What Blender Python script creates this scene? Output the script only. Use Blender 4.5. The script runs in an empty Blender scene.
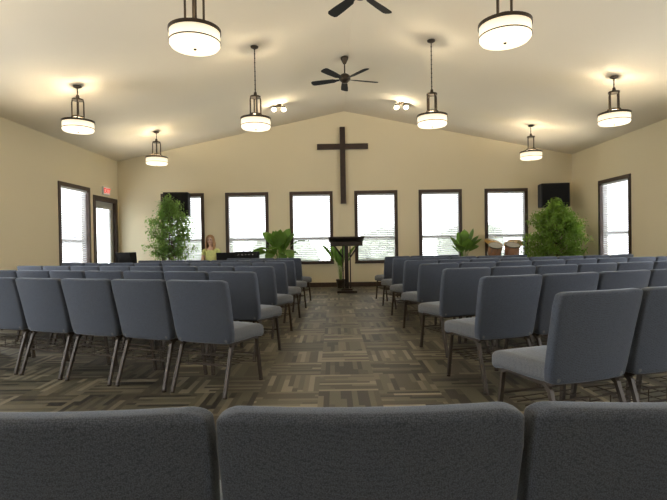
import bpy, bmesh, math, random
from mathutils import Vector, Matrix
random.seed(7)
scene = bpy.context.scene
COL = scene.collection

# ------------------------------------------------------------------ helpers
def new_mat(name):
    m = bpy.data.materials.new(name); m.use_nodes = True
    nt = m.node_tree
    return m, nt, nt.nodes["Principled BSDF"]

def simple_mat(name, col, rough=0.6, metal=0.0, noise=0.0, nscale=8.0, bump=0.0, bscale=60.0, spec=None):
    m, nt, b = new_mat(name)
    b.inputs["Roughness"].default_value = rough
    b.inputs["Metallic"].default_value = metal
    b.inputs["Base Color"].default_value = (*col, 1)
    if spec is not None: b.inputs["Specular IOR Level"].default_value = spec
    tc = nt.nodes.new("ShaderNodeTexCoord")
    if noise > 0:
        n = nt.nodes.new("ShaderNodeTexNoise"); n.inputs["Scale"].default_value = nscale
        n.inputs["Detail"].default_value = 4
        r = nt.nodes.new("ShaderNodeValToRGB")
        r.color_ramp.elements[0].position = 0.3; r.color_ramp.elements[1].position = 0.7
        r.color_ramp.elements[0].color = (*[c*(1-noise) for c in col], 1)
        r.color_ramp.elements[1].color = (*[min(1, c*(1+noise)) for c in col], 1)
        nt.links.new(tc.outputs["Object"], n.inputs["Vector"])
        nt.links.new(n.outputs["Fac"], r.inputs["Fac"])
        nt.links.new(r.outputs["Color"], b.inputs["Base Color"])
    if bump > 0:
        n2 = nt.nodes.new("ShaderNodeTexNoise"); n2.inputs["Scale"].default_value = bscale
        n2.inputs["Detail"].default_value = 3
        bp = nt.nodes.new("ShaderNodeBump"); bp.inputs["Strength"].default_value = bump
        bp.inputs["Distance"].default_value = 0.01
        nt.links.new(tc.outputs["Object"], n2.inputs["Vector"])
        nt.links.new(n2.outputs["Fac"], bp.inputs["Height"])
        nt.links.new(bp.outputs["Normal"], b.inputs["Normal"])
    return m

def emit_mat(name, col, strength):
    m, nt, b = new_mat(name)
    b.inputs["Base Color"].default_value = (*col, 1)
    b.inputs["Emission Color"].default_value = (*col, 1)
    b.inputs["Emission Strength"].default_value = strength
    return m

def fabric_mat(name, c0, c1):
    m, nt, b = new_mat(name)
    b.inputs["Roughness"].default_value = 0.95
    b.inputs["Sheen Weight"].default_value = 0.3
    b.inputs["Sheen Roughness"].default_value = 0.4
    b.inputs["Sheen Tint"].default_value = (0.8, 0.88, 1, 1)
    tc = nt.nodes.new("ShaderNodeTexCoord")
    v = nt.nodes.new("ShaderNodeTexVoronoi"); v.inputs["Scale"].default_value = 340
    v.inputs["Randomness"].default_value = 0.7
    nt.links.new(tc.outputs["Object"], v.inputs["Vector"])
    r = nt.nodes.new("ShaderNodeValToRGB")
    r.color_ramp.elements[0].position = 0.10; r.color_ramp.elements[1].position = 0.85
    r.color_ramp.elements[0].color = (*c1, 1); r.color_ramp.elements[1].color = (*c0, 1)
    nt.links.new(v.outputs["Distance"], r.inputs["Fac"])
    nt.links.new(r.outputs["Color"], b.inputs["Base Color"])
    bp = nt.nodes.new("ShaderNodeBump"); bp.inputs["Strength"].default_value = 0.18
    bp.inputs["Distance"].default_value = 0.0012; bp.invert = True
    nt.links.new(v.outputs["Distance"], bp.inputs["Height"])
    nt.links.new(bp.outputs["Normal"], b.inputs["Normal"])
    return m

def carpet_mat():
    m, nt, b = new_mat("carpet_tiles")
    b.inputs["Roughness"].default_value = 0.52
    N = nt.nodes.new; L = nt.links.new
    tc = N("ShaderNodeTexCoord"); sp = N("ShaderNodeSeparateXYZ"); L(tc.outputs["Object"], sp.inputs[0])
    def math_(op, a, bb=None, c=None):
        n = N("ShaderNodeMath"); n.operation = op
        for i, v in enumerate((a, bb, c)):
            if v is None: continue
            if isinstance(v, (int, float)): n.inputs[i].default_value = v
            else: L(v, n.inputs[i])
        return n.outputs[0]
    T = 0.46
    x, y = sp.outputs[0], sp.outputs[1]
    ix = math_("FLOOR", math_("DIVIDE", x, T)); iy = math_("FLOOR", math_("DIVIDE", y, T))
    par = math_("FLOORED_MODULO", math_("ADD", ix, iy), 2.0)
    def mixv(a, c):
        n = N("ShaderNodeMix"); n.data_type = 'FLOAT'
        L(par, n.inputs[0]); L(a, n.inputs[2]); L(c, n.inputs[3]); return n.outputs[0]
    u = mixv(x, y); v = mixv(y, x)
    si = math_("FLOOR", math_("DIVIDE", u, T/11))
    wn0 = N("ShaderNodeTexWhiteNoise"); wn0.noise_dimensions = '3D'
    cb0 = N("ShaderNodeCombineXYZ"); L(si, cb0.inputs[0]); L(ix, cb0.inputs[1]); L(iy, cb0.inputs[2]); L(cb0.outputs[0], wn0.inputs[0])
    seg = math_("FLOOR", math_("ADD", math_("DIVIDE", v, T), math_("MULTIPLY", wn0.outputs[0], 1.0)))
    wn = N("ShaderNodeTexWhiteNoise"); wn.noise_dimensions = '4D'
    L(cb0.outputs[0], wn.inputs[0]); L(seg, wn.inputs["W"])
    wt = N("ShaderNodeTexWhiteNoise"); wt.noise_dimensions = '2D'
    cb1 = N("ShaderNodeCombineXYZ"); L(ix, cb1.inputs[0]); L(iy, cb1.inputs[1]); L(cb1.outputs[0], wt.inputs[0])
    f = math_("ADD", math_("MULTIPLY", wn.outputs[0], 0.66), math_("MULTIPLY", wt.outputs[0], 0.34))
    r = N("ShaderNodeValToRGB"); r.color_ramp.interpolation = 'CONSTANT'
    e = r.color_ramp.elements
    e[0].position = 0; e[0].color = (0.044, 0.037, 0.027, 1)
    e[1].position = 0.28; e[1].color = (0.095, 0.078, 0.054, 1)
    for p, c in ((0.45, (0.140, 0.128, 0.084)), (0.64, (0.21, 0.185, 0.125)), (0.80, (0.33, 0.29, 0.205))):
        k = e.new(p); k.color = (*c, 1)
    L(f, r.inputs[0])
    n = N("ShaderNodeTexNoise"); n.inputs["Scale"].default_value = 160; n.inputs["Detail"].default_value = 3
    L(tc.outputs["Object"], n.inputs["Vector"])
    mx = N("ShaderNodeMix"); mx.data_type = 'RGBA'; mx.blend_type = 'MULTIPLY'; mx.inputs[0].default_value = 0.5
    L(r.outputs[0], mx.inputs[6]); L(n.outputs["Fac"], mx.inputs[7])
    L(mx.outputs[2], b.inputs["Base Color"])
    bp = N("ShaderNodeBump"); bp.inputs["Strength"].default_value = 0.25; bp.inputs["Distance"].default_value = 0.003
    L(n.outputs["Fac"], bp.inputs["Height"]); L(bp.outputs["Normal"], b.inputs["Normal"])
    return m

def mesh_from_bm(bm, name, mats, smooth=False):
    me = bpy.data.meshes.new(name)
    bmesh.ops.recalc_face_normals(bm, faces=bm.faces)
    bm.to_mesh(me); bm.free()
    for mt in (mats if isinstance(mats, (list, tuple)) else [mats]): me.materials.append(mt)
    if smooth:
        for p in me.polygons: p.use_smooth = True
    return me

def add_obj(name, data, parent=None, loc=None):
    o = bpy.data.objects.new(name, data); COL.objects.link(o)
    if parent: o.parent = parent
    if loc: o.location = loc
    return o

def top(o, label, cat, group=None):
    o["label"] = label; o["category"] = cat
    if group: o["group"] = group
    return o

def bm_box(bm, x0, x1, y0, y1, z0, z1, mi=0):
    vs = [bm.verts.new((x, y, z)) for x in (x0, x1) for y in (y0, y1) for z in (z0, z1)]
    for f in ((0,1,3,2),(4,6,7,5),(0,4,5,1),(2,3,7,6),(0,2,6,4),(1,5,7,3)):
        fc = bm.faces.new([vs[i] for i in f]); fc.material_index = mi
    return vs

def bm_tube(bm, pts, r, sides=8, cap=True, rot=0.0, mi=0):
    pts = [Vector(p) for p in pts]; n = len(pts)
    rs = r if isinstance(r, (list, tuple)) else [r]*n
    rings = []; prev = None
    for i, p in enumerate(pts):
        if i == 0: t = pts[1]-p
        elif i == n-1: t = p-pts[i-1]
        else: t = (pts[i+1]-p).normalized()+(p-pts[i-1]).normalized()
        t.normalize()
        if prev is None:
            a = Vector((0,1,0)) if abs(t.y) < 0.9 else Vector((1,0,0))
            s = t.cross(a).normalized()
        else:
            s = (prev - t*prev.dot(t)).normalized()
        prev = s; c = t.cross(s)
        rings.append([bm.verts.new(p+(s*math.cos(2*math.pi*k/sides+rot)+c*math.sin(2*math.pi*k/sides+rot))*rs[i]) for k in range(sides)])
    for i in range(n-1):
        for k in range(sides):
            f = bm.faces.new((rings[i][k], rings[i][(k+1)%sides], rings[i+1][(k+1)%sides], rings[i+1][k])); f.material_index = mi
    if cap:
        bm.faces.new(rings[0]).material_index = mi; bm.faces.new(rings[-1]).material_index = mi

def bm_lathe(bm, prof, segs=32, cx=0, cy=0, M=None, mi=0):
    rings = []
    for r, z in prof:
        if r < 1e-5: rings.append([bm.verts.new((cx, cy, z))])
        else: rings.append([bm.verts.new((cx+r*math.cos(2*math.pi*k/segs), cy+r*math.sin(2*math.pi*k/segs), z)) for k in range(segs)])
    for a, b in zip(rings, rings[1:]):
        for k in range(segs):
            k2 = (k+1) % segs
            if len(a) == 1 and len(b) == 1: continue
            if len(a) == 1: f = bm.faces.new((a[0], b[k], b[k2]))
            elif len(b) == 1: f = bm.faces.new((a[k], a[k2], b[0]))
            else: f = bm.faces.new((a[k], a[k2], b[k2], b[k]))
            f.material_index = mi
    if M is not None:
        bmesh.ops.transform(bm, matrix=M, verts=[v for r in rings for v in r])

def rbox(bm, size, r, inner=(6,4,6), nr=3, deform=None, off=(0,0,0)):
    half = [s/2 for s in size]
    def axis(h, n):
        rr = min(r, h*0.999)
        edge = [h - rr + rr*math.tan(math.pi/4*i/nr) for i in range(nr+1)]
        hi = h-rr
        mid = [-hi+2*hi*i/n for i in range(1, n)]
        return [-e for e in reversed(edge)] + mid + edge
    ax = [axis(half[i], inner[i]) for i in range(3)]
    V = {}
    def vert(i, j, k):
        key = (i, j, k)
        if key in V: return V[key]
        p = Vector((ax[0][i], ax[1][j], ax[2][k]))
        q = Vector([max(-(half[a]-min(r, half[a]*0.999)), min(half[a]-min(r, half[a]*0.999), p[a])) for a in range(3)])
        d = p-q
        if d.length > 1e-9: p = q+d.normalized()*r
        if deform: p = Vector(deform(p))
        V[key] = bm.verts.new(p+Vector(off)); return V[key]
    n = [len(a) for a in ax]
    for a in range(3):
        b_, c_ = [(1,2),(2,0),(0,1)][a]
        for side in (0, n[a]-1):
            for i in range(n[b_]-1):
                for j in range(n[c_]-1):
                    ids = []
                    for di, dj in ((0,0),(1,0),(1,1),(0,1)):
                        k = [0,0,0]; k[a] = side; k[b_] = i+di; k[c_] = j+dj; ids.append(vert(*k))
                    if side == 0: ids.reverse()
                    try: bm.faces.new(ids)
                    except ValueError: pass

def struct(o): o["kind"] = "structure"; return o

# ------------------------------------------------------------------ materials
M_wall = simple_mat("wall_paint_cream", (0.79, 0.695, 0.49), 0.85, noise=0.015, nscale=0.7, bump=0.08, bscale=90)
M_ceil = simple_mat("ceiling_paint_cream", (0.79, 0.715, 0.58), 0.9, noise=0.015, nscale=0.7, bump=0.08, bscale=70)
M_carpet = carpet_mat()
M_trim = simple_mat("dark_stained_trim", (0.05, 0.028, 0.018), 0.45, noise=0.25, nscale=12)
M_bronze = simple_mat("oiled_bronze", (0.055, 0.042, 0.03), 0.4, 0.7, noise=0.15)
M_frame = simple_mat("bronze_powder_coat", (0.055, 0.040, 0.028), 0.5, 0.25, noise=0.15, nscale=20)
M_fabric = fabric_mat("slate_blue_weave", (0.036, 0.042, 0.058), (0.112, 0.130, 0.172))
M_seatfab = fabric_mat("seat_grey_weave", (0.085, 0.09, 0.10), (0.21, 0.22, 0.24))
M_blind = simple_mat("blind_white", (0.78, 0.79, 0.80), 0.5, noise=0.03)
M_black = simple_mat("black_plastic", (0.012, 0.012, 0.013), 0.6, noise=0.1, spec=0.2)
M_grille = simple_mat("speaker_grille", (0.012, 0.012, 0.012), 0.9, 0.0, bump=0.4, bscale=300, spec=0.1)
M_wood = simple_mat("lectern_dark_wood", (0.018, 0.010, 0.008), 0.4, noise=0.35, nscale=10)
def shade_mat():
    m, nt, b = new_mat("opal_glass_lit")
    b.inputs["Base Color"].default_value = (0.7, 0.6, 0.45, 1); b.inputs["Roughness"].default_value = 0.3
    tc = nt.nodes.new("ShaderNodeTexCoord"); sp = nt.nodes.new("ShaderNodeSeparateXYZ"); nt.links.new(tc.outputs["Object"], sp.inputs[0])
    mr = nt.nodes.new("ShaderNodeMapRange"); mr.inputs[1].default_value = 0.05; mr.inputs[2].default_value = -0.095; mr.inputs[3].default_value = 0.70; mr.inputs[4].default_value = 1.4
    nt.links.new(sp.outputs[2], mr.inputs[0]); nt.links.new(mr.outputs[0], b.inputs["Emission Strength"])
    b.inputs["Emission Color"].default_value = (1.0, 0.87, 0.64, 1); return m
M_shade = shade_mat()
M_door = simple_mat("door_paint_grey", (0.42, 0.41, 0.38), 0.5, noise=0.03)
M_pot = simple_mat("glazed_pot", (0.04, 0.025, 0.018), 0.35, noise=0.2)
M_bark = simple_mat("bark", (0.16, 0.11, 0.07), 0.85, noise=0.3, nscale=20)
M_soil = simple_mat("soil", (0.03, 0.02, 0.014), 0.95, noise=0.4, nscale=40)
def leafmat(name, col):
    m = simple_mat(name, col, 0.4, noise=0.35, nscale=6)
    nt = m.node_tree; b = nt.nodes["Principled BSDF"]
    tr = nt.nodes.new("ShaderNodeBsdfTranslucent"); tr.inputs[0].default_value = (col[0]*1.6, min(1, col[1]*1.6), col[2], 1)
    mx = nt.nodes.new("ShaderNodeMixShader"); mx.inputs[0].default_value = 0.45
    nt.links.new(b.outputs[0], mx.inputs[1]); nt.links.new(tr.outputs[0], mx.inputs[2])
    nt.links.new(mx.outputs[0], nt.nodes["Material Output"].inputs[0]); return m
M_leaf1 = leafmat("ficus_leaf_light", (0.22, 0.35, 0.11))
M_leaf2 = leafmat("ficus_leaf_green", (0.22, 0.34, 0.08))
M_leaf3 = leafmat("lily_leaf", (0.13, 0.24, 0.05))
M_hedge = simple_mat("shrub_foliage", (0.40, 0.45, 0.36), 0.9, noise=0.3, nscale=3)
M_grass = simple_mat("pale_path", (0.48, 0.50, 0.43), 0.95, noise=0.15, nscale=4)
M_brass = simple_mat("cymbal_bronze", (0.70, 0.45, 0.18), 0.35, 1.0, noise=0.1)
M_chrome = simple_mat("chrome", (0.6, 0.6, 0.6), 0.2, 1.0, noise=0.05)
M_drum = simple_mat("drum_amber_lacquer", (0.24, 0.11, 0.05), 0.3, noise=0.15)
M_skin_drum = simple_mat("drum_head", (0.45, 0.43, 0.39), 0.6, noise=0.05)
M_white = simple_mat("white_plastic", (0.75, 0.75, 0.72), 0.4, noise=0.03)
M_red = emit_mat("exit_red", (0.8, 0.01, 0.01), 0.9)
M_exitface = emit_mat("exit_face", (0.9, 0.80, 0.74), 0.15)
M_skin = simple_mat("skin", (0.70, 0.45, 0.34), 0.55, noise=0.06)
M_hair = simple_mat("auburn_blond_hair", (0.48, 0.27, 0.12), 0.5, noise=0.4, nscale=40)
M_shirt = simple_mat("yellow_green_knit", (0.66, 0.70, 0.28), 0.85, noise=0.12, nscale=30)
M_pants = simple_mat("dark_denim", (0.03, 0.04, 0.07), 0.85, noise=0.2, nscale=30)

# ------------------------------------------------------------------ room
HW = 6.0; YF = 12.7; YB = -3.2; HE = 3.4; HR = 4.63
SL = (HR-HE)/HW
def ceil_z(x): return HR-SL*abs(x)

def wall_polys(u0, u1, openings, topf, breaks=()):
    us = sorted(set([u0, u1]+[o[0] for o in openings]+[o[1] for o in openings]+list(breaks)))
    polys = []
    for a, b in zip(us, us[1:]):
        ops = [o for o in openings if o[0] <= a+1e-6 and o[1] >= b-1e-6]
        if ops:
            o = ops[0]
            if o[2] > 0: polys.append([(a, 0), (b, 0), (b, o[2]), (a, o[2])])
            polys.append([(a, o[3]), (b, o[3]), (b, topf(b)), (a, topf(a))])
        else:
            polys.append([(a, 0), (b, 0), (b, topf(b)), (a, topf(a))])
    return polys

def make_wall(name, polys, to3d, thick_vec, mat=M_wall):
    bm = bmesh.new(); tv = Vector(thick_vec)
    for p in polys:
        v0 = [bm.verts.new(to3d(*q)) for q in p]
        v1 = [bm.verts.new(Vector(to3d(*q))+tv) for q in p]
        bm.faces.new(v0); bm.faces.new(v1[::-1]); n = len(p)
        for i in range(n): bm.faces.new((v0[i], v0[(i+1)%n], v1[(i+1)%n], v1[i]))
    return struct(add_obj(name, mesh_from_bm(bm, name, mat)))

WZ0, WZ1 = 0.64, 2.50
front_w = [(c-0.54, c+0.54, WZ0, WZ1) for c in (-4.30, -2.60, -0.90, 0.81, 2.51, 4.25)]
fill_w = [(c-0.6, c+0.6, WZ0, WZ1) for c in (-1.2, 1.4, 4.0, 6.4)]  # unseen side windows, added to let fill light into the room
left_w = fill_w+[(9.95, 11.18, WZ0, WZ1)]
left_d = [(11.42, 12.56, 0, 2.34)]
right_w = fill_w+[(10.22, 11.4, WZ0, WZ1)]
make_wall("wall_front", wall_polys(-HW, HW, front_w, ceil_z, (0,)), lambda u, z: (u, YF, z), (0, 0.2, 0))
make_wall("wall_left", wall_polys(YB, YF, left_w+left_d, lambda u: HE), lambda u, z: (-HW, u, z), (-0.2, 0, 0))
make_wall("wall_right", wall_polys(YB, YF, right_w, lambda u: HE), lambda u, z: (HW, u, z), (0.2, 0, 0))
make_wall("wall_back", wall_polys(-HW, HW, [], ceil_z, (0,)), lambda u, z: (u, YB, z), (0, -0.2, 0))
bm = bmesh.new(); bm_box(bm, -HW-0.2, HW+0.2, YB-0.2, YF+0.2, -0.1, 0.0)
struct(add_obj("floor", mesh_from_bm(bm, "floor", M_carpet)))
bm = bmesh.new()
prof = [(-HW-0.2, HE-SL*0.2), (0, HR), (HW+0.2, HE-SL*0.2), (HW+0.2, HE+0.2), (0, HR+0.2), (-HW-0.2, HE+0.2)]
a = [bm.verts.new((x, YB-0.2, z)) for x, z in prof]; b = [bm.verts.new((x, YF+0.2, z)) for x, z in prof]
for i in range(6): bm.faces.new((a[i], a[(i+1)%6], b[(i+1)%6], b[i]))
bm.faces.new(a[:2]+[a[4], a[5]]); bm.faces.new([a[1], a[2], a[3], a[4]]); bm.faces.new(b[:2]+[b[4], b[5]]); bm.faces.new([b[1], b[2], b[3], b[4]])
struct(add_obj("ceiling", mesh_from_bm(bm, "ceiling", M_ceil)))
def bb(name, x0, x1, y0, y1):
    bm = bmesh.new(); bm_box(bm, x0, x1, y0, y1, 0, 0.11); bm_box(bm, x0+0.004*(x1-x0 < 0.1), x1-0.004*(x1-x0 < 0.1), y0+0.004*(y1-y0 < 0.1), y1-0.004*(y1-y0 < 0.1), 0.11, 0.118)
    struct(add_obj(name, mesh_from_bm(bm, name, M_trim)))
bb("baseboard_front", -HW+0.02, HW-0.02, YF-0.018, YF)
bb("baseboard_left", -HW, -HW+0.018, YB+0.02, 11.34)
bb("baseboard_right", HW-0.018, HW, YB+0.02, YF-0.02)

def area(name, loc, direction, sx, sy, power, col, portal=False):
    l = bpy.data.lights.new(name, 'AREA'); l.shape = 'RECTANGLE'; l.size = sx; l.size_y = sy
    l.energy = power; l.color = col
    if portal: l.cycles.is_portal = True
    o = bpy.data.objects.new(name, l); COL.objects.link(o); o.location = loc
    o.rotation_euler = Vector(direction).to_track_quat('-Z', 'Z').to_euler(); return o

DAY = (0.90, 0.95, 1.0)
wi = 0
def make_window(c, wdt, wall, near=False):
    global wi; wi += 1
    h = WZ1-WZ0; hw = wdt/2
    bm = bmesh.new(); t = 0.085
    def ring(x0, x1, z0, z1, w, y0, y1):
        bm_box(bm, x0, x0+w, y0, y1, z0, z1); bm_box(bm, x1-w, x1, y0, y1, z0, z1)
        bm_box(bm, x0+w, x1-w, y0, y1, z1-w, z1); bm_box(bm, x0+w, x1-w, y0, y1, z0, z0+w)
    ring(-hw-0.03, hw+0.03, -0.03, h+0.03, t, -0.02, 0.0)
    ring(-hw+0.001, hw-0.001, 0.001, h-0.001, 0.05, 0.0, 0.15)
    bm_box(bm, -hw+0.05, hw-0.05, 0.10, 0.14, 0.60, 0.66)
    bm_box(bm, -hw-0.04, hw+0.04, -0.045, -0.02, -0.03, 0.0)
    w = struct(add_obj("window_%d" % wi, mesh_from_bm(bm, "window_frame", M_trim)))
    bm = bmesh.new(); z = 0.075 if not near else h-0.32
    pitch = 0.05 if not near else 0.02
    while z < h-0.09:
        ya, za, yb, zb = 0.035, z+0.0165, 0.065, z-0.0165
        if near: za, zb = z+0.01, z-0.01
        vs = [bm.verts.new(p) for p in ((-hw+0.055, ya, za), (hw-0.055, ya, za), (hw-0.055, yb, zb), (-hw+0.055, yb, zb),
             (-hw+0.055, ya, za+0.003), (hw-0.055, ya, za+0.003), (hw-0.055, yb, zb+0.003), (-hw+0.055, yb, zb+0.003))]
        for f in ((0,1,2,3),(7,6,5,4),(0,4,5,1),(2,6,7,3),(1,5,6,2),(0,3,7,4)): bm.faces.new([vs[i] for i in f])
        z += pitch
    bm_box(bm, -hw+0.052, hw-0.052, 0.02, 0.08, h-0.1, h-0.052)
    if not near:
        for xx in (-hw*0.55, hw*0.55): bm_box(bm, xx-0.004, xx+0.004, 0.025, 0.029, 0.06, h-0.1)
    bl = add_obj("blind", mesh_from_bm(bm, "blind", M_blind), w); bl["label"] = "white horizontal slat blind"
    P = 60
    if wall == 'F': w.location = (c, YF, WZ0); loc, dr = (c, YF+0.19, WZ0+h/2), (0, -1, 0)
    if wall == 'L': w.location = (-HW, c, WZ0); w.rotation_euler = (0, 0, math.pi/2); loc, dr = (-HW-0.19, c, WZ0+h/2), (1, 0, 0)
    if wall == 'R': w.location = (HW, c, WZ0); w.rotation_euler = (0, 0, -math.pi/2); loc, dr = (HW+0.19, c, WZ0+h/2), (-1, 0, 0)
    if near: area("daylight_fill", loc, dr, wdt-0.1, h-0.1, P, DAY)  # added fill lamp behind each out-of-view side window
    else: area("sky_portal", loc, dr, wdt-0.06, h-0.06, 1, DAY, True)
for o in front_w: make_window((o[0]+o[1])/2, o[1]-o[0], 'F')
for o in left_w: make_window((o[0]+o[1])/2, o[1]-o[0], 'L', o in fill_w)
for o in right_w: make_window((o[0]+o[1])/2, o[1]-o[0], 'R', o in fill_w)

# door in left wall
dy0, dy1, dz = 11.42, 12.56, 2.34
bm = bmesh.new()
for (y0, y1, z0, z1) in ((dy0-0.06, dy0+0.05, 0, dz+0.05), (dy1-0.05, dy1+0.06, 0, dz+0.05), (dy0+0.05, dy1-0.05, dz-0.06, dz+0.05)):
    bm_box(bm, -HW-0.15, -HW+0.02, y0+0.001, y1-0.001, z0, z1)
d = struct(add_obj("door_1", mesh_from_bm(bm, "door_frame", M_trim)))
bm = bmesh.new(); X0, X1 = -HW-0.10, -HW-0.055
ly0, ly1 = dy0+0.055, dy1-0.055
for (y0, y1, z0, z1) in ((ly0, ly0+0.16, 0.01, dz-0.065), (ly1-0.16, ly1, 0.01, dz-0.065), (ly0+0.16, ly1-0.16, 0.01, 0.35), (ly0+0.16, ly1-0.16, dz-0.24, dz-0.065)):
    bm_box(bm, X0, X1, y0, y1, z0, z1)
lf = add_obj("door_leaf", mesh_from_bm(bm, "door_leaf", M_door), d)
bm = bmesh.new(); bm_box(bm, X0+0.01, X0+0.02, ly0+0.16, ly1-0.16, 0.35, dz-0.24)
mg = simple_mat("door_glass", (0.85, 0.88, 0.88), 0.05, noise=0.02); mg.node_tree.nodes["Principled BSDF"].inputs["Transmission Weight"].default_value = 1.0
mg.node_tree.nodes["Principled BSDF"].inputs["IOR"].default_value = 1.1
add_obj("glass", mesh_from_bm(bm, "glass", mg), lf)
bm = bmesh.new(); bm_tube(bm, [(X1, ly0+0.08, 1.02), (X1+0.05, ly0+0.08, 1.02), (X1+0.05, ly0+0.2, 1.02)], 0.012, 8)
add_obj("handle", mesh_from_bm(bm, "handle", M_chrome, True), lf)
area("sky_portal", (-HW-0.19, (dy0+dy1)/2, 1.2), (1, 0, 0), 1.0, 2.2, 1, DAY, True)

# outdoors
bm = bmesh.new(); bm_box(bm, -30, 30, YF+0.25, 40, -0.45, -0.35); struct(add_obj("ground_outside", mesh_from_bm(bm, "ground_outside", M_grass)))
def shrub(x, y, r, h, seed, label):
    rnd = random.Random(seed); bm = bmesh.new()
    e = bpy.data.objects.new("garden_shrub", None); COL.objects.link(e); e.location = (x, y, -0.35)
    for i in range(16):
        q = rnd.uniform(.25, .5)
        M = Matrix.Translation((rnd.uniform(-r*.6, r*.6), rnd.uniform(-r*.4, r*.4), h*rnd.uniform(.25, .8))) @ Matrix.Diagonal((r*q, r*q, h*q*.6, 1))
        bmesh.ops.create_icosphere(bm, subdivisions=3, radius=1, matrix=M)
    for v in bm.verts: v.co += Vector((rnd.gauss(0, .08), rnd.gauss(0, .08), rnd.gauss(0, .08)))
    add_obj("foliage", mesh_from_bm(bm, "foliage", M_hedge), e)
    bm = bmesh.new(); bm_tube(bm, [(0, 0, 0), (0.05, 0, h*.5)], [.08, .05], 8); add_obj("trunk", mesh_from_bm(bm, "trunk", M_bark), e)
    top(e, label, "shrub", "garden shrubs outside the windows")
for i, (x, y, r, h) in enumerate([(-6.4, 21, 1.5, 1.9), (-2.4, 21.5, 1.5, 1.9), (1.9, 21, 1.5, 2.0), (6.0, 22, 1.6, 2.2), (10.2, 21, 1.5, 1.9)]):
    shrub(x, y, r, h, i, "rounded green garden shrub on the ground outside")

# exit sign
bm = bmesh.new(); bm_box(bm, 0.001, 0.05, -0.17, 0.17, -0.1, 0.1)
ex = top(add_obj("exit_sign", mesh_from_bm(bm, "exit_sign", M_white), None, (-HW, 11.98, 2.54)), "small lit exit sign with red lettering above the side door", "exit sign")
bm = bmesh.new(); bm_box(bm, 0.05, 0.053, -0.155, 0.155, -0.085, 0.085)
add_obj("sign_face", mesh_from_bm(bm, "sign_face", M_exitface), ex)
cu = bpy.data.curves.new("exit_text", 'FONT'); cu.body = "EXIT"; cu.size = 0.165; cu.align_x = 'CENTER'; cu.align_y = 'CENTER'; cu.extrude = 0.002; cu.offset = 0.002
to = bpy.data.objects.new("tmp", cu); COL.objects.link(to); bpy.context.view_layer.update()
dg = bpy.context.evaluated_depsgraph_get(); me = bpy.data.meshes.new_from_object(to.evaluated_get(dg)); bpy.data.objects.remove(to)
me.materials.clear(); me.materials.append(M_red)
tx = add_obj("lettering", me, ex, (0.056, 0, 0)); tx.rotation_euler = (math.pi/2, 0, math.pi/2)

# ------------------------------------------------------------------ cross
bm = bmesh.new(); cx = -0.05
bm_box(bm, cx-0.07, cx+0.07, YF-0.09, YF-0.012, 2.19, 4.20)
bm_box(bm, cx-0.67, cx-0.07, YF-0.09, YF-0.012, 3.62, 3.76); bm_box(bm, cx+0.07, cx+0.67, YF-0.09, YF-0.012, 3.62, 3.76)
for zz in (2.6, 3.9): bm_box(bm, cx-0.03, cx+0.03, YF-0.012, YF-0.001, zz, zz+0.06)
bmesh.ops.bevel(bm, geom=[e for e in bm.edges if e.calc_length() > 0.5], offset=0.006, segments=1)
M_cross = simple_mat("cross_wood", (0.035, 0.018, 0.012), 0.5, noise=0.3, nscale=10)
top(add_obj("cross", mesh_from_bm(bm, "cross", M_cross)), "large plain dark wooden cross mounted on the cream gable wall", "cross")

# ------------------------------------------------------------------ chairs
HWD = 0.273
def back_def(p):
    x, y, z = p
    hh = 0.245; hx = HWD; rc = 0.042
    zt = z-(hh-rc)
    if zt > 0:
        t = min(1, zt/rc); x *= 1-(1-math.sqrt(max(0, 1-t*t)))*rc/hx*0.9
    zb = -z-(hh-0.05)
    if zb > 0:
        t = min(1, zb/0.05); x *= 1-(1-math.sqrt(max(0, 1-t*t)))*0.035/hx
    x *= 1+0.030*((z/hh)-1)
    y += 0.025*(x/hx)**2
    y -= 0.20*(z+hh)+0.06*(z+hh)**2
    return (x, y, z)
bm = bmesh.new(); rbox(bm, (HWD*2, 0.064, 0.49), 0.020, (10, 1, 8), 3, back_def, (0, -0.185, 0.63))
me_back = mesh_from_bm(bm, "backrest", M_fabric, True)
def seat_def(p):
    x, y, z = p
    k = 1-0.10*max(0, (-y)/0.24)
    x *= k
    if y > 0.1: z -= ((y-0.1)/0.14)**2*0.022
    if z > 0: z += 0.012*(1-(x/0.25)**2)*(1-(y/0.25)**2)
    return (x, y, z)
bm = bmesh.new(); rbox(bm, (0.532, 0.50, 0.105), 0.034, (7, 7, 1), 3, seat_def, (0, 0.040, 0.436))
me_seat = mesh_from_bm(bm, "seat", M_seatfab, True)
def legmesh(sx, front):
    bm = bmesh.new()
    if front: pts = [(sx*0.222, 0.17, 0.385), (sx*0.226, 0.215, 0.36), (sx*0.238, 0.255, 0.012)]
    else: pts = [(sx*0.222, -0.12, 0.385), (sx*0.226, -0.165, 0.35), (sx*0.238, -0.275, 0.012)]
    bm_tube(bm, pts, 0.017, 4, rot=math.pi/4)
    x, y, z = pts[-1]; bm_lathe(bm, [(0, 0), (0.018, 0), (0.018, 0.014), (0.0, 0.016)], 10, x, y)
    return mesh_from_bm(bm, "leg", M_frame)
me_legs = [legmesh(-1, True), legmesh(1, True), legmesh(-1, False), legmesh(1, False)]
bm = bmesh.new()
for s in (-1, 1):
    bm_tube(bm, [(s*0.222, 0.20, 0.378), (s*0.222, -0.16, 0.378), (s*0.216, -0.19, 0.40), (s*0.216, -0.205, 0.50), (s*0.216, -0.235, 0.62)], 0.0145, 4, rot=math.pi/4)
bm_box(bm, -0.222, 0.222, 0.15, 0.17, 0.366, 0.386); bm_box(bm, -0.222, 0.222, -0.14, -0.12, 0.366, 0.386)
me_frame = mesh_from_bm(bm, "frame", M_frame)
bm = bmesh.new()
for yy in (-0.19, -0.12, -0.05, 0.02, 0.09, 0.16): bm_tube(bm, [(-0.228, yy, 0.215), (0.228, yy, 0.215)], 0.0035, 6)
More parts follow.
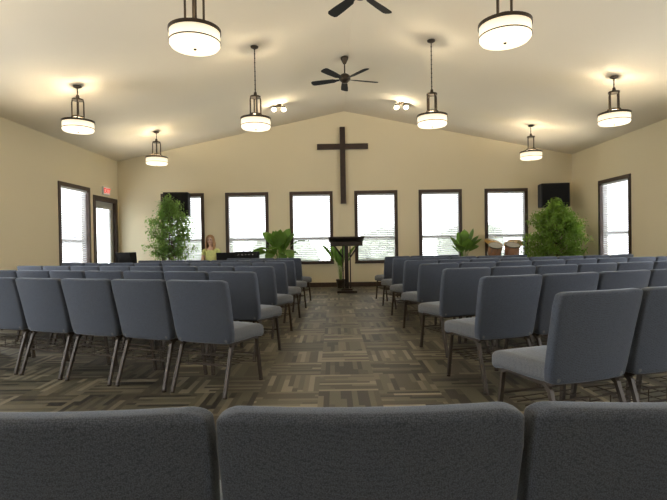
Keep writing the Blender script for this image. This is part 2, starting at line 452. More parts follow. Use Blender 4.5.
for s in (-0.14, 0, 0.14): bm_tube(bm, [(s, -0.2, 0.30), (s, -0.2, 0.215), (s, 0.16, 0.215)], 0.0035, 6)
bm_tube(bm, [(-0.23, -0.2, 0.225), (0.23, -0.2, 0.225)], 0.006, 6); bm_tube(bm, [(-0.236, 0.225, 0.225), (0.236, 0.225, 0.225)], 0.007, 6)
bm_tube(bm, [(-0.18, -0.2, 0.30), (0.18, -0.2, 0.30)], 0.0045, 6)
me_rack = mesh_from_bm(bm, "book_rack", M_frame)

def chair(x, y, yaw, group, label, sc=(1, 1, 1)):
    e = bpy.data.objects.new("church_chair", None); COL.objects.link(e); e.empty_display_size = 0.1
    e.location = (x, y, 0); e.rotation_euler = (0, 0, yaw); e.scale = sc
    for n, m in [("seat", me_seat), ("backrest", me_back), ("frame", me_frame), ("book_rack", me_rack)]+[("leg", l) for l in me_legs]:
        add_obj(n, m, e)
    top(e, label, "chair", group); return e
LB = "slate blue upholstered chair with bronze frame"
for i in (-1, 0, 1):
    chair(-0.271+i*0.546, 1.11, 0, "chairs in the straight rear row", LB+" in straight row", (1, 1, 0.968))
def section(x0, y0, dx, dy, ang, side, counts, grp):
    a = math.radians(ang)
    for i, n in enumerate(counts):
        for j in range(n):
            cx_ = x0+dx*i+side*math.cos(a)*0.553*j; cy_ = y0+dy*i+math.sin(a)*0.553*j
            if abs(cx_+0.33) > 0.72*cy_+0.45 or abs(cx_) > 5.6: continue
            jit = math.radians(random.uniform(-0.6, 0.6))
            chair(cx_+random.uniform(-.002, .002), cy_+random.uniform(-.008, .008), a*side+jit, grp, LB+(" beside the aisle" if j == 0 else " in angled row"))
section(-1.27, 3.87, 0.03, 1.13, 21, -1, [8, 8, 8, 8, 6, 3], "angled rows of chairs facing the window wall")
section(0.95, 2.72, -0.018, 1.16, 18, 1, [5, 8, 9, 9, 8, 5, 3], "angled rows of chairs facing the cross")

# ------------------------------------------------------------------ pendants
R = 0.232
bm = bmesh.new(); bm_lathe(bm, [(0, -0.10), (R*0.6, -0.098), (R*0.93, -0.088), (R, -0.065), (R, 0.075), (R-0.008, 0.075), (R-0.008, -0.06), (0, -0.088)], 40)
me_shade = mesh_from_bm(bm, "lamp_shade", M_shade, True)
bm = bmesh.new(); bm_lathe(bm, [(R+0.002, 0.046), (R+0.010, 0.046), (R+0.010, 0.078), (R+0.002, 0.078), (R+0.002, 0.046)], 40)
bm_lathe(bm, [(R+0.002, -0.050), (R+0.007, -0.050), (R+0.007, -0.040), (R+0.002, -0.040), (R+0.002, -0.050)], 40)
bm_lathe(bm, [(0, -0.118), (0.012, -0.114), (0.016, -0.104), (0, -0.101)], 12)
for k in range(4):
    a = k*math.pi/2+0.4; c, s = math.cos(a), math.sin(a)
    bm_tube(bm, [(c*(R+0.006), s*(R+0.006), 0.07), (c*0.10, s*0.10, 0.12)], 0.007, 6)
me_band = mesh_from_bm(bm, "metal_band", M_bronze)
bm = bmesh.new()
for k in range(4):
    a = k*math.pi/2+0.4; c, s = math.cos(a), math.sin(a)
    bm_tube(bm, [(c*0.085, s*0.085, 0.07), (c*0.085, s*0.085, 0.36), (c*0.075, s*0.075, 0.42)], 0.0115, 6)
bm_lathe(bm, [(0.100, 0.12), (0.100, 0.145), (0.08, 0.145), (0.08, 0.12), (0.100, 0.12)], 20)
bm_lathe(bm, [(0, 0.40), (0.085, 0.40), (0.085, 0.425), (0.03, 0.44), (0.02, 0.49), (0, 0.50)], 20)
me_cage = mesh_from_bm(bm, "cage", M_bronze)
bm = bmesh.new(); bm_lathe(bm, [(0, 0), (0.065, 0), (0.06, -0.02), (0.03, -0.035), (0, -0.04)], 20)
me_canopy = mesh_from_bm(bm, "canopy", M_bronze, True)
PZ = 3.085
for (x, y) in [(-1.6, 4.53), (1.30, 4.5), (-4.38, 7.7), (-1.54, 7.7), (1.28, 7.7), (4.22, 7.75), (-4.3, 10.9), (4.2, 10.95), (-1.6, 1.3), (1.3, 1.3), (-4.38, 4.5), (4.22, 4.5)]:
    e = bpy.data.objects.new("pendant_light", None); COL.objects.link(e); e.location = (x, y, PZ)
    add_obj("lamp_shade", me_shade, e); add_obj("metal_band", me_band, e); add_obj("cage", me_cage, e)
    zc = ceil_z(x)-PZ
    bm = bmesh.new(); bm_tube(bm, [(0, 0, 0.49), (0, 0, zc-0.03)], 0.009, 8)
    zz = 0.53
    while zz < zc-0.06: bm_lathe(bm, [(0.009, zz), (0.014, zz+0.01), (0.009, zz+0.02)], 8); zz += 0.07
    add_obj("rod", mesh_from_bm(bm, "rod", M_bronze), e)
    add_obj("canopy", me_canopy, e, (0, 0, zc-0.012))
    top(e, "bronze pendant light with glowing opal drum shade hanging from ceiling", "ceiling lamp", "pendant lights hanging from the sloped ceiling")
    l = bpy.data.lights.new("pendant_bulb", 'POINT'); l.energy = 32; l.color = (1, 0.86, 0.63); l.shadow_soft_size = 0.05
    lo = bpy.data.objects.new("pendant_bulb", l); COL.objects.link(lo); lo.location = (x, y, PZ+0.02)

M_spot = emit_mat("spot_bulb_glow", (1, .88, .66), 8)
for x, y in ((-1.52, 10.95), (1.28, 11.1)):
    e = bpy.data.objects.new("ceiling_spotlight", None); COL.objects.link(e); e.location = (x, y, ceil_z(x))
    bm = bmesh.new(); bm_lathe(bm, [(0, 0.012), (0.06, 0.012), (0.06, -0.02), (0, -0.025)], 20); bm_tube(bm, [(-0.09, 0, -0.04), (0.09, 0, -0.04)], 0.012, 8); bm_tube(bm, [(0, 0, -0.02), (0, 0, -0.04)], 0.012, 8)
    add_obj("bracket", mesh_from_bm(bm, "bracket", M_bronze), e)
    for s in (-1, 1):
        M = Matrix.Translation((s*0.11, 0.0, -0.09)) @ Matrix.Rotation(math.radians(-40), 4, 'X')
        bm = bmesh.new(); bm_lathe(bm, [(0, 0.06), (0.035, 0.06), (0.068, -0.045), (0.062, -0.045), (0.036, 0.0), (0, 0.0)], 20, M=M)
        h = add_obj("lamp_head", mesh_from_bm(bm, "lamp_head", M_bronze, True), e)
        bm = bmesh.new(); bm_lathe(bm, [(0, -0.062), (0.045, -0.052), (0.059, -0.036), (0, -0.036)], 20, M=M)
        add_obj("bulb", mesh_from_bm(bm, "bulb", M_spot, True), h)
    top(e, "small twin-head spotlight fixture mounted on the sloped ceiling", "spotlight", "twin ceiling spotlights")
    l = bpy.data.lights.new("spot_glow", 'POINT'); l.energy = 12; l.color = (1, 0.85, 0.62); l.shadow_soft_size = 0.03
    lo = bpy.data.objects.new("spot_glow", l); COL.objects.link(lo); lo.location = (x, y-0.12, ceil_z(x)-0.22)

# ------------------------------------------------------------------ fans
def fan(x, y, z, phase):
    e = bpy.data.objects.new("ceiling_fan", None); COL.objects.link(e); e.location = (x, y, z)
    bm = bmesh.new(); bm_lathe(bm, [(0, -0.09), (0.05, -0.085), (0.08, -0.05), (0.11, -0.03), (0.11, 0.03), (0.07, 0.07), (0.03, 0.09), (0, 0.09)], 28)
    add_obj("motor_housing", mesh_from_bm(bm, "motor_housing", M_bronze, True), e)
    zc = ceil_z(x)-z
    bm = bmesh.new(); bm_tube(bm, [(0, 0, 0.08), (0, 0, zc-0.03)], 0.013, 10); bm_lathe(bm, [(0, zc-0.13), (0.03, zc-0.125), (0.07, zc-0.04), (0.075, zc+0.0), (0, zc+0.0)], 20)
    add_obj("downrod", mesh_from_bm(bm, "downrod", M_bronze, True), e)
    bm = bmesh.new()
    prof = [(0.10, 0.022), (0.17, 0.03), (0.22, 0.055), (0.45, 0.068), (0.62, 0.07), (0.655, 0.05), (0.665, 0.0)]
    ring = [(r, w) for r, w in prof]+[(r, -w) for r, w in reversed(prof[:-1])]
    lo = []; hi = []
    for r, w in ring:
        tz = w*0.22
        lo.append(bm.verts.new((r, w, -0.025+tz))); hi.append(bm.verts.new((r, w, -0.017+tz)))
    n = len(ring); k = len(prof)
    for A in (lo, hi):
        for i in range(k-2): bm.faces.new([A[i], A[i+1], A[n-2-i+0], A[n-1-i]])
        bm.faces.new([A[k-2], A[k-1], A[k]])
    for i in range(n): bm.faces.new((lo[i], lo[(i+1) % n], hi[(i+1) % n], hi[i]))
    mb = mesh_from_bm(bm, "blade", M_black)
    for i in range(5):
        bl = add_obj("blade", mb, e); bl.rotation_euler = (0, 0, phase+i*2*math.pi/5)
    top(e, "dark bronze five-blade ceiling fan on a short downrod", "ceiling fan", "ceiling fans along the ridge")
fan(-0.07, 9.0, 4.22, 0.30); fan(0.05, 5.95, 4.23, 0.9)

# ------------------------------------------------------------------ lectern
e = bpy.data.objects.new("lectern", None); COL.objects.link(e); e.location = (-0.03, 11.2, 0)
bm = bmesh.new(); rbox(bm, (0.46, 0.42, 0.05), 0.012, (2, 2, 1), 2, None, (0, 0, 0.026)); rbox(bm, (0.26, 0.24, 0.04), 0.01, (2, 2, 1), 2, None, (0, 0, 0.07)); add_obj("base", mesh_from_bm(bm, "base", M_wood), e)
bm = bmesh.new()
bm_box(bm, -0.045, 0.045, -0.04, 0.04, 0.06, 1.12)
for s in (-1, 1): bm_box(bm, s*0.085-0.014, s*0.085+0.014, -0.02, 0.02, 0.09, 1.10)
add_obj("column", mesh_from_bm(bm, "column", M_wood), e)
bm = bmesh.new()
for s in (-1, 1): bm_tube(bm, [(s*0.09, 0, 0.82), (s*0.30, 0, 1.12)], 0.018, 4)
add_obj("bracket", mesh_from_bm(bm, "bracket", M_wood), e)
bm = bmesh.new(); rbox(bm, (0.82, 0.46, 0.04), 0.01, (2, 2, 1), 2, lambda p: (p.x, p.y, p.z-0.18*p.y), (0, 0, 1.24))
bm_box(bm, -0.37, 0.37, -0.2, 0.2, 1.08, 1.17); bm_box(bm, -0.385, 0.385, 0.215, 0.235, 1.17, 1.22)
add_obj("desk_top", mesh_from_bm(bm, "desk_top", M_wood), e)
top(e, "dark wooden lectern with slim post at the aisle end", "lectern")

# ------------------------------------------------------------------ plants
def leaf(bm, p, d, up, L, W):
    d = d.normalized(); s = d.cross(up)
    if s.length < 1e-3: s = Vector((1, 0, 0))
    s.normalize(); n = s.cross(d)
    a = bm.verts.new(p); m = bm.verts.new(p+d*L*0.5); t = bm.verts.new(p+d*L-n*L*0.12)
    l = bm.verts.new(p+d*L*0.45+s*W/2+n*W*0.15); r = bm.verts.new(p+d*L*0.45-s*W/2+n*W*0.15)
    bm.faces.new((a, r, m)); bm.faces.new((a, m, l)); bm.faces.new((m, r, t)); bm.faces.new((m, t, l))

def potmesh(r, h):
    bm = bmesh.new(); bm_lathe(bm, [(0, 0), (r*0.68, 0), (r*0.72, 0.02), (r*0.95, h*0.85), (r, h*0.86), (r, h), (r*0.9, h), (r*0.86, h*0.88), (0, h*0.87)], 28)
    return mesh_from_bm(bm, "pot", M_pot, True)

def ficus(x, y, zlo, zhi, rx, mat, n, label, power=2.0, seed=1, ry=0.45, pr=0.2, ls=1.0):
    rnd = random.Random(seed)
    e = bpy.data.objects.new("potted_ficus_tree", None); COL.objects.link(e); e.location = (x, y, 0)
    add_obj("pot", potmesh(pr, 0.36), e)
    bm = bmesh.new(); bm_lathe(bm, [(0, 0.318), (pr*0.85, 0.318), (pr*0.5, 0.33), (0, 0.335)], 20); add_obj("soil", mesh_from_bm(bm, "soil", M_soil), e)
    bmt = bmesh.new(); bml = bmesh.new()
    for k in range(3):
        a = k*2.1; bm_tube(bmt, [(0.03*math.cos(a), 0.03*math.sin(a), 0.32), (0.05*math.cos(a+1), 0.05*math.sin(a+1), zlo), (0.02*math.cos(a+2), 0.02*math.sin(a+2), (zlo+zhi)/2), (0.1*math.cos(a), 0.1*math.sin(a), zhi-0.2)], [0.018, 0.015, 0.012, 0.005], 7)
    nb = 110
    for i in range(nb):
        t = (i+0.5)/nb; z = zlo+(zhi-zlo)*t
        prof = max(0.05, 1-abs(2*t-0.8)**power*(0.6 if t < 0.4 else 0.62))
        a = i*2.4+rnd.uniform(-.3, .3); rr = prof*rnd.uniform(0.5, 1.0)
        end = Vector((rx*rr*math.cos(a), ry*rr*math.sin(a), z+rnd.uniform(-.1, .1)))
        st = Vector((0.02, 0, max(zlo*0.9, z-0.30)))
        mid = (st+end)/2+Vector((0, 0, 0.10))
        bm_tube(bmt, [st, mid, end], [0.006, 0.004, 0.002], 5)
        for j in range(n//nb):
            u = 1.03-abs(rnd.gauss(0, 0.32))
            if u < 0.2: u = rnd.uniform(.4, 1)
            p = st*(1-u)+end*u+Vector((0, 0, 0.08*math.sin(math.pi*min(u, 1))))+Vector((max(-.09, min(.09, rnd.gauss(0, .05))), rnd.gauss(0, .05), rnd.gauss(0, .055)))
            d = Vector((rnd.gauss(0, 1), rnd.gauss(0, 1), rnd.gauss(-0.6, .6)))
            leaf(bml, p, d, Vector((0, 0, 1)), rnd.uniform(.055, .09)*ls, rnd.uniform(.028, .042)*ls)
    add_obj("trunk", mesh_from_bm(bmt, "trunk", M_bark, True), e)
    fo = add_obj("foliage", mesh_from_bm(bml, "foliage", mat), e); fo["kind"] = "stuff"
    top(e, label, "potted plant"); return e
ficus(-4.20, 11.42, 0.88, 2.22, 0.64, M_leaf1, 6400, "tall ficus tree with pale green leaves", seed=3)
ficus(4.98, 11.45, 0.65, 2.02, 0.86, M_leaf2, 10500, "wide bushy green ficus tree beside the drums", 3.0, seed=5, ry=0.5, ls=1.1)

def lily(x, y, pot_h, zbase, L, n, label, seed, spread=1.0, pr=0.16, name="potted_peace_lily", wide=1.0):
    rnd = random.Random(seed)
    e = bpy.data.objects.new(name, None); COL.objects.link(e); e.location = (x, y, 0)
    if zbase > 0.05:
        bm = bmesh.new(); bm_lathe(bm, [(0, 0), (0.15, 0), (0.15, 0.02), (0.03, 0.04), (0.03, zbase-0.03), (0.16, zbase-0.02), (0.16, zbase), (0, zbase)], 20); add_obj("plant_stand", mesh_from_bm(bm, "plant_stand", M_trim), e)
    add_obj("pot", potmesh(pr, pot_h), e, (0, 0, zbase))
    bm = bmesh.new()
    z0 = zbase+pot_h*0.86
    for i in range(n):
        a = 2*math.pi*(i*0.618)+rnd.uniform(-.2, .2); tilt = rnd.uniform(0.10, 1.15)*spread; ll = L*rnd.uniform(0.6, 1.0); W = rnd.uniform(0.075, 0.115)*wide
        hd = Vector((math.cos(a), math.sin(a)*0.8, 0)); roll = rnd.uniform(-.9, .9)
        sd0 = Vector((-math.sin(a), math.cos(a), 0))
        p = Vector((0, 0, z0))+hd*0.03; ang = tilt*0.45; prev = None; S = 11
        for k in range(S+1):
            t = k/S
            w = 0.006 if t < 0.5 else max(0.001, W*math.sin(math.pi*min(1, (t-0.47)/0.53))**0.65)
            d = hd*math.sin(ang)+Vector((0, 0, math.cos(ang)))
            sd = Matrix.Rotation(roll*t, 3, d.normalized()) @ sd0
            nrm = sd.cross(d)
            ring = (bm.verts.new(p+sd*w+nrm*w*0.25), bm.verts.new(p), bm.verts.new(p-sd*w+nrm*w*0.25))
            if prev:
                bm.faces.new((prev[0], prev[1], ring[1], ring[0])); bm.faces.new((prev[1], prev[2], ring[2], ring[1]))
            prev = ring; p = p+d*ll/S; ang += tilt*(0.10 if t < 0.5 else 0.36)
    fo = add_obj("foliage", mesh_from_bm(bm, "foliage", M_leaf3, True), e); fo["kind"] = "stuff"
    top(e, label, "potted plant")
lily(-1.70, 12.1, 0.28, 0.42, 1.05, 28, "broad-leaved green peace lily on a stand below the windows", 11, 1.15, wide=1.2)
lily(2.95, 12.1, 0.28, 0.38, 0.90, 16, "broad-leaved green peace lily in dark pot below a window", 21, 0.65, wide=1.2)
lily(-0.16, 12.1, 0.22, 0.02, 1.12, 13, "slender green potted plant standing behind the lectern", 13, 0.4, 0.12, wide=0.65)

# ------------------------------------------------------------------ speakers
def speaker(x, y, z0, w, h, yaw, label):
    e = bpy.data.objects.new("loudspeaker", None); COL.objects.link(e); e.location = (x, y, 0); e.rotation_euler = (0, 0, yaw)
    bm = bmesh.new(); rbox(bm, (w, 0.36, h), 0.02, (2, 2, 2), 2, None, (0, 0, z0+h/2)); add_obj("cabinet", mesh_from_bm(bm, "cabinet", M_black), e)
    bm = bmesh.new(); rbox(bm, (w-0.06, 0.02, h-0.06), 0.008, (2, 1, 2), 2, None, (0, -0.185, z0+h/2)); add_obj("grille", mesh_from_bm(bm, "grille", M_grille), e)
    bm = bmesh.new(); bm_tube(bm, [(0, 0, 0.5), (0, 0, z0)], 0.018, 10); bm_tube(bm, [(0, 0, 0.05), (0, 0, 0.6)], 0.024, 10)
    for k in range(3):
        a = k*2*math.pi/3+0.5; c, s = math.cos(a), math.sin(a); bm_tube(bm, [(0, 0, 0.6), (c*0.33, s*0.33, 0.012)], 0.012, 8); bm_tube(bm, [(0, 0, 0.2), (c*0.22, s*0.22, 0.22)], 0.008, 6)
    add_obj("tripod_stand", mesh_from_bm(bm, "tripod_stand", M_black), e)
    top(e, label, "loudspeaker")
speaker(-4.30, 12.25, 1.90, 0.62, 0.60, 0.12, "black loudspeaker on a tripod stand behind the pale ficus")
speaker(5.30, 12.25, 1.98, 0.68, 0.60, -0.15, "black loudspeaker on a tripod stand behind the bushy ficus")

# ------------------------------------------------------------------ electric keyboard in front of the player, amplifier beside
px, py = -3.20, 11.28
e = bpy.data.objects.new("electric_keyboard", None); COL.objects.link(e); e.location = (px+0.12, py-0.50, 0)
bm = bmesh.new()
bm_box(bm, -0.62, 0.62, -0.15, 0.15, 0.64, 0.715); bm_box(bm, -0.62, 0.62, -0.15, -0.02, 0.715, 0.76)
for s in (-1, 1): bm_box(bm, s*0.61-0.02, s*0.61+0.02, -0.02, 0.15, 0.715, 0.745)
add_obj("case", mesh_from_bm(bm, "case", M_black), e)
bm = bmesh.new()
for i in range(46): bm_box(bm, -0.585+i*0.0254+0.0008, -0.585+(i+1)*0.0254-0.0008, -0.01, 0.145, 0.715, 0.735)
add_obj("white_keys", mesh_from_bm(bm, "white_keys", M_white), e)
bm = bmesh.new()
for i in range(45):
    if i % 7 in (0, 1, 3, 4, 5): bm_box(bm, -0.585+(i+1)*0.0254-0.006, -0.585+(i+1)*0.0254+0.006, -0.01, 0.08, 0.735, 0.746)
add_obj("black_keys", mesh_from_bm(bm, "black_keys", M_black), e)
bm = bmesh.new()
for s in (-1, 1):
    bm_tube(bm, [(-0.40, s*0.10, 0.63), (0.40, s*0.16, 0.02)], 0.014, 4); bm_tube(bm, [(0.40, s*0.10, 0.63), (-0.40, s*0.16, 0.02)], 0.014, 4)
for xx in (-0.40, 0.40): bm_tube(bm, [(xx, -0.15, 0.628), (xx, 0.15, 0.628)], 0.012, 4); bm_tube(bm, [(xx, -0.22, 0.014), (xx, 0.22, 0.014)], 0.013, 4)
add_obj("folding_stand", mesh_from_bm(bm, "folding_stand", M_black), e)
bm = bmesh.new(); rbox(bm, (0.42, 0.012, 0.22), 0.005, (2, 1, 2), 1, lambda p: (p.x, p.y-p.z*0.25, p.z), (0.36, -0.13, 0.87)); add_obj("music_rest", mesh_from_bm(bm, "music_rest", M_black), e)
top(e, "black electric keyboard on folding stand before the seated person", "keyboard")
def amp(x, y, w, d_, h, label):
    e = bpy.data.objects.new("amplifier", None); COL.objects.link(e); e.location = (x, y, 0)
    bm = bmesh.new(); rbox(bm, (w, d_, h), 0.02, (2, 2, 2), 2, None, (0, 0, h/2)); add_obj("cabinet", mesh_from_bm(bm, "cabinet", M_black), e)
    bm = bmesh.new(); rbox(bm, (w-0.06, 0.016, h*0.72), 0.006, (2, 1, 2), 1, None, (0, -d_/2-0.006, h*0.42)); add_obj("grille", mesh_from_bm(bm, "grille", M_grille), e)
    for i in range(5):
        bm = bmesh.new(); bm_lathe(bm, [(0, 0), (0.014, 0), (0.012, 0.018), (0, 0.02)], 12, M=Matrix.Translation((-w*0.3+i*w*0.15, -d_/2, h*0.93)) @ Matrix.Rotation(math.pi/2, 4, 'X')); add_obj("knob", mesh_from_bm(bm, "knob", M_chrome), e)
    bm = bmesh.new(); bm_tube(bm, [(-0.10, 0, h-0.003), (-0.08, 0, h+0.03), (0.08, 0, h+0.03), (0.10, 0, h-0.003)], 0.009, 6); add_obj("handle", mesh_from_bm(bm, "handle", M_black), e)
    top(e, label, "amplifier")
amp(-2.42, 11.60, 0.56, 0.34, 0.98, "black amplifier cabinet beside the keyboard")
e = bpy.data.objects.new("piano_bench", None); COL.objects.link(e); e.location = (px, py, 0)
bm = bmesh.new(); rbox(bm, (0.60, 0.34, 0.07), 0.02, (4, 3, 1), 2, None, (0, 0, 0.435)); add_obj("seat", mesh_from_bm(bm, "seat", M_black, True), e)
for sx in (-1, 1):
    for sy in (-1, 1):
        bm = bmesh.new(); bm_tube(bm, [(sx*0.26, sy*0.13, 0.41), (sx*0.26, sy*0.13, 0.0)], [0.028, 0.02], 4, rot=math.pi/4); add_obj("leg", mesh_from_bm(bm, "leg", M_black), e)
top(e, "black padded bench under the seated player", "bench")

# ------------------------------------------------------------------ person
def skin_mesh(name, verts, edges, radii, root, mat, sub=2):
    me = bpy.data.meshes.new(name); me.from_pydata(verts, edges, [])
    o = bpy.data.objects.new(name+"_t", me); COL.objects.link(o)
    md = o.modifiers.new("s", 'SKIN'); md.use_smooth_shade = True
    for i, r in enumerate(radii):
        sv = me.skin_vertices[0].data[i]; sv.radius = r if isinstance(r, tuple) else (r, r); sv.use_root = (i == root)
    sb = o.modifiers.new("u", 'SUBSURF'); sb.levels = sub; sb.render_levels = sub
    bpy.context.view_layer.update(); dg = bpy.context.evaluated_depsgraph_get()
    out = bpy.data.meshes.new_from_object(o.evaluated_get(dg)); bpy.data.objects.remove(o)
    out.materials.clear(); out.materials.append(mat)
    for p in out.polygons: p.use_smooth = True
    return out
def chains(lst):
    verts = []; edges = []; rad = []; idx = {}
    for ch in lst:
        prev = None
        for it in ch:
            if isinstance(it, str): i = idx[it]
            else:
                nm, p, r = it; i = len(verts); verts.append(p); rad.append(r)
                if nm: idx[nm] = i
            if prev is not None: edges.append((prev, i))
            prev = i
    return verts, edges, rad
L_ = [[("pel", (0, 0, .60), .13), ("sp", (0.0, 0, .78), .105), ("ch", (0.015, 0, .96), .115), ("nb", (0.0, 0, 1.09), .06), (None, (0.015, -0.005, 1.15), .045), (None, (0.03, -0.01, 1.20), .062), (None, (0.04, -0.015, 1.26), .078), (None, (0.03, -0.015, 1.33), .070), (None, (0.025, -0.015, 1.365), .045)]]
for s in (-1, 1):
    L_.append(["ch", (None, (0, s*.10, 1.03), .06), (None, (0, s*.165, 1.03), .048), (None, (0.05, s*.20, .80), .038), ("w%d" % s, (0.27, s*.17, .78), .025), ("p%d" % s, (0.33, s*.165, .775), (.018, .03))])
    for k in range(4):
        oy = (k-1.5)*0.02
        L_.append(["p%d" % s, (None, (0.375, s*.165+oy, .785), .009), (None, (0.40+0.006*(1.5-abs(k-1.5)), s*.165+oy*1.15, .772), .008), (None, (0.415+0.006*(1.5-abs(k-1.5)), s*.165+oy*1.2, .750), .0075)])
    L_.append(["p%d" % s, (None, (0.335, s*.165-s*0.035, .768), .009), (None, (0.365, s*.165-s*0.045, .757), .008)])
    L_.append(["pel", (None, (0.06, s*.09, .575), .075), (None, (0.42, s*.11, .545), .052), (None, (0.42, s*.115, .33), .05), (None, (0.40, s*.115, .09), .036), (None, (0.52, s*.12, .05), .03)])
v, ed, r = chains(L_)
body = add_obj("person", skin_mesh("person", v, ed, r, 0, M_skin)); body.location = (px, py, 0); body.rotation_euler = (0, 0, -math.pi/2)
top(body, "seated person with long light auburn hair in yellow-green top", "person")
S_ = [[("pel", (0, 0, .58), .145), ("sp", (0.0, 0, .78), .125), ("ch", (0.015, 0, .96), .135), (None, (0.0, 0, 1.07), .09)]]
for s in (-1, 1):
    S_.append(["ch", (None, (0, s*.10, 1.03), .075), (None, (0, s*.165, 1.03), .062), (None, (0.03, s*.188, .90), .052)])
v, ed, r = chains(S_); add_obj("shirt", skin_mesh("shirt", v, ed, r, 0, M_shirt), body)
S_ = [[("pel", (0, 0, .575), .135), (None, (0, 0, .65), .13)]]
for s in (-1, 1): S_.append(["pel", (None, (0.06, s*.09, .572), .085), (None, (0.42, s*.11, .545), .060), (None, (0.42, s*.115, .33), .062), (None, (0.405, s*.115, .13), .05)])
v, ed, r = chains(S_); add_obj("trousers", skin_mesh("trousers", v, ed, r, 0, M_pants), body)
for s in (-1, 1):
    bm = bmesh.new(); rbox(bm, (0.25, 0.095, 0.08), 0.035, (3, 1, 1), 3, lambda p: (p.x, p.y*(1-0.25*abs(p.x)/.12), p.z-(0.02 if p.x > 0.05 and p.z > 0 else 0)), (0.46, s*0.117, 0.045)); add_obj("shoe", mesh_from_bm(bm, "shoe", M_black, True), body)
bm = bmesh.new(); S = 24; rings = []
hc = Vector((0.022, -0.015, 1.295))
for i in range(18):
    t = i/17
    if t < 0.45:
        th = t/0.45*math.pi/2; rr = 0.10*math.sin(th); z = hc.z+0.105*math.cos(th)
    else:
        u = (t-0.45)/0.55; rr = 0.10+0.025*math.sin(u*math.pi)-0.01*u; z = hc.z-u*0.30
    ring = []
    for k in range(S+1):
        opening = 0.0 if t < 0.26 else min(1, (t-0.26)*6)*0.85
        a = opening+(2*math.pi-2*opening)*k/S
        wob = 1+0.05*math.sin(a*9+i)
        ring.append(bm.verts.new((hc.x+rr*wob*math.cos(a)-0.02*max(0, t-.45), hc.y+rr*wob*math.sin(a), z)))
    rings.append(ring)
for A, B in zip(rings, rings[1:]):
    for k in range(S): bm.faces.new((A[k], A[k+1], B[k+1], B[k]))
bmesh.ops.remove_doubles(bm, verts=bm.verts, dist=0.0008)
hair = add_obj("hair", mesh_from_bm(bm, "hair", M_hair, True), body)
sm = hair.modifiers.new("sol", 'SOLIDIFY'); sm.thickness = 0.015
for s in (-1, 1):
    bm = bmesh.new(); bmesh.ops.create_uvsphere(bm, u_segments=12, v_segments=8, radius=0.011, matrix=Matrix.Translation((0.106, -0.015+s*0.03, 1.275))); add_obj("eye", mesh_from_bm(bm, "eye", M_black, True), body)
bm = bmesh.new(); bm_tube(bm, [(0.105, -0.015, 1.283), (0.126, -0.015, 1.255), (0.10, -0.015, 1.247)], [0.006, 0.012, 0.008], 8); add_obj("nose", mesh_from_bm(bm, "nose", M_skin, True), body)
bm = bmesh.new(); bm_tube(bm, [(0.098, -0.04, 1.222), (0.107, -0.015, 1.220), (0.098, 0.01, 1.222)], [0.003, 0.007, 0.003], 8)
add_obj("mouth", mesh_from_bm(bm, "mouth", simple_mat("lips", (0.45, 0.12, 0.1), 0.5, noise=0.05), True), body)

# ------------------------------------------------------------------ music stands
def music_stand(x, y, yaw, h):
    e = bpy.data.objects.new("music_stand", None); COL.objects.link(e); e.location = (x, y, 0); e.rotation_euler = (0, 0, yaw)
    bm = bmesh.new(); bm_tube(bm, [(0, 0, 0.08), (0, 0, h-0.05)], 0.012, 8)
    for k in range(3):
        a = k*2*math.pi/3; bm_tube(bm, [(0, 0, 0.25), (0.28*math.cos(a), 0.28*math.sin(a), 0.01)], 0.008, 6)
    add_obj("stand", mesh_from_bm(bm, "stand", M_black), e)
    bm = bmesh.new(); rbox(bm, (0.48, 0.012, 0.32), 0.005, (2, 1, 2), 1, lambda p: (p.x, p.y+p.z*0.35, p.z), (0, 0, h+0.03)); bm_box(bm, -0.24, 0.24, -0.06, 0.0, h-0.13, h-0.115)
    add_obj("desk", mesh_from_bm(bm, "desk", M_black), e)
    top(e, "black metal music stand near the front wall", "music stand", "black music stands")
music_stand(-5.3, 11.5, 0.6, 0.82); music_stand(-5.05, 10.85, 2.6, 0.82)
# ------------------------------------------------------------------ drums
def drum(x, y, z, r, h, tilt, label, name="tom_drum"):
    e = bpy.data.objects.new(name, None); COL.objects.link(e); e.location = (x, y, 0)
    M = Matrix.Translation((0, 0, z)) @ Matrix.Rotation(tilt, 4, 'X')
    bm = bmesh.new(); bm_lathe(bm, [(r, -h/2), (r, h/2), (r-.01, h/2), (r-.01, -h/2), (r, -h/2)], 32, M=M); add_obj("shell", mesh_from_bm(bm, "shell", M_drum, True), e)
    bm = bmesh.new(); bm_lathe(bm, [(0, h/2+.004), (r-.004, h/2+.004), (r-.004, h/2), (0, h/2)], 32, M=M); bm_lathe(bm, [(0, -h/2), (r-.004, -h/2), (r-.004, -h/2-.004), (0, -h/2-.004)], 32, M=M); add_obj("drum_head", mesh_from_bm(bm, "drum_head", M_skin_drum), e)
    bm = bmesh.new()
    for zz in (-h/2, h/2): bm_lathe(bm, [(r, zz-.012), (r+.012, zz-.012), (r+.012, zz+.012), (r, zz+.012), (r, zz-.012)], 32, M=M)
    for k in range(8):
        a = k*math.pi/4; p0 = M @ Vector(((r+.01)*math.cos(a), (r+.01)*math.sin(a), -h/2)); p1 = M @ Vector(((r+.01)*math.cos(a), (r+.01)*math.sin(a), h/2)); bm_tube(bm, [p0, p1], .004, 6)
    add_obj("hoop", mesh_from_bm(bm, "hoop", M_chrome), e)
    if name != "bass_drum":
        bm = bmesh.new(); c = M @ Vector((0, 0, -h/2-.004)); bm_tube(bm, [(0, 0, .1), (c.x, c.y, c.z)], .011, 8)
        for k in range(3):
            a = k*2*math.pi/3+.3; bm_tube(bm, [(0, 0, .25), (.22*math.cos(a), .22*math.sin(a), .01)], .008, 6)
        add_obj("stand", mesh_from_bm(bm, "stand", M_chrome), e)
    top(e, label, "drum")
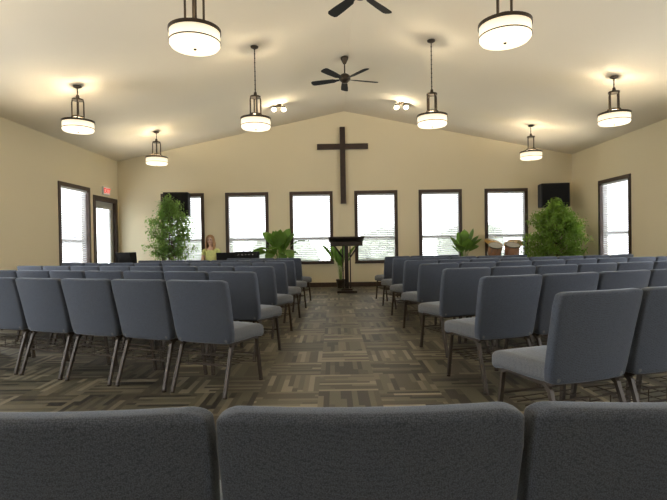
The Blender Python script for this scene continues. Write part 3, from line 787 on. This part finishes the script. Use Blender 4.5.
drum(3.86, 11.75, 0.28, 0.265, 0.40, math.pi/2, "amber bass drum with pale head standing on the carpet", "bass_drum")
drum(3.40, 11.10, 0.94, 0.15, 0.22, 0.45, "amber tom drum on a chrome stand beside the cymbal")
drum(3.80, 11.10, 0.93, 0.16, 0.24, 0.35, "amber tom drum on a chrome stand beside the ficus")
def cymbal(x, y, z, r, tx_, ty_):
    e = bpy.data.objects.new("cymbal", None); COL.objects.link(e); e.location = (x, y, 0)
    M = Matrix.Translation((0, 0, z)) @ Matrix.Rotation(tx_, 4, 'X') @ Matrix.Rotation(ty_, 4, 'Y')
    bm = bmesh.new(); bm_lathe(bm, [(0, .03), (.03, .025), (.045, .008), (r, -.02), (r, -.022), (.045, .004), (0, .026)], 32, M=M); add_obj("plate", mesh_from_bm(bm, "plate", M_brass, True), e)
    bm = bmesh.new(); bm_tube(bm, [(0, 0, .1), (0, 0, z+.05)], .01, 8)
    for k in range(3):
        a = k*2*math.pi/3; bm_tube(bm, [(0, 0, .35), (.22*math.cos(a), .22*math.sin(a), .01)], .008, 6)
    add_obj("stand", mesh_from_bm(bm, "stand", M_chrome), e)
    top(e, "golden bronze cymbal tilted on a chrome stand", "cymbal", "cymbals around the drums")
cymbal(3.78, 12.3, 1.12, .24, .45, .2); cymbal(4.28, 12.3, 1.08, .24, .45, -.25)

# ------------------------------------------------------------------ world, camera
w = bpy.data.worlds.new("World"); scene.world = w; w.use_nodes = True
w.node_tree.nodes["Background"].inputs[0].default_value = (0.94, 0.97, 1.0, 1); w.node_tree.nodes["Background"].inputs[1].default_value = 6.0
cam = bpy.data.cameras.new("camera"); cam.sensor_width = 36; cam.lens = 480/667*36; cam.clip_start = 0.05
co = bpy.data.objects.new("camera", cam); COL.objects.link(co); co.location = (-0.33, 0, 1.13)
co.rotation_euler = (Matrix.Rotation(math.radians(90-0.7), 4, 'X') @ Matrix.Rotation(math.radians(-0.9), 4, 'Z')).to_euler()
scene.camera = co
scene.view_settings.view_transform = 'Standard'; scene.view_settings.exposure = 0.12
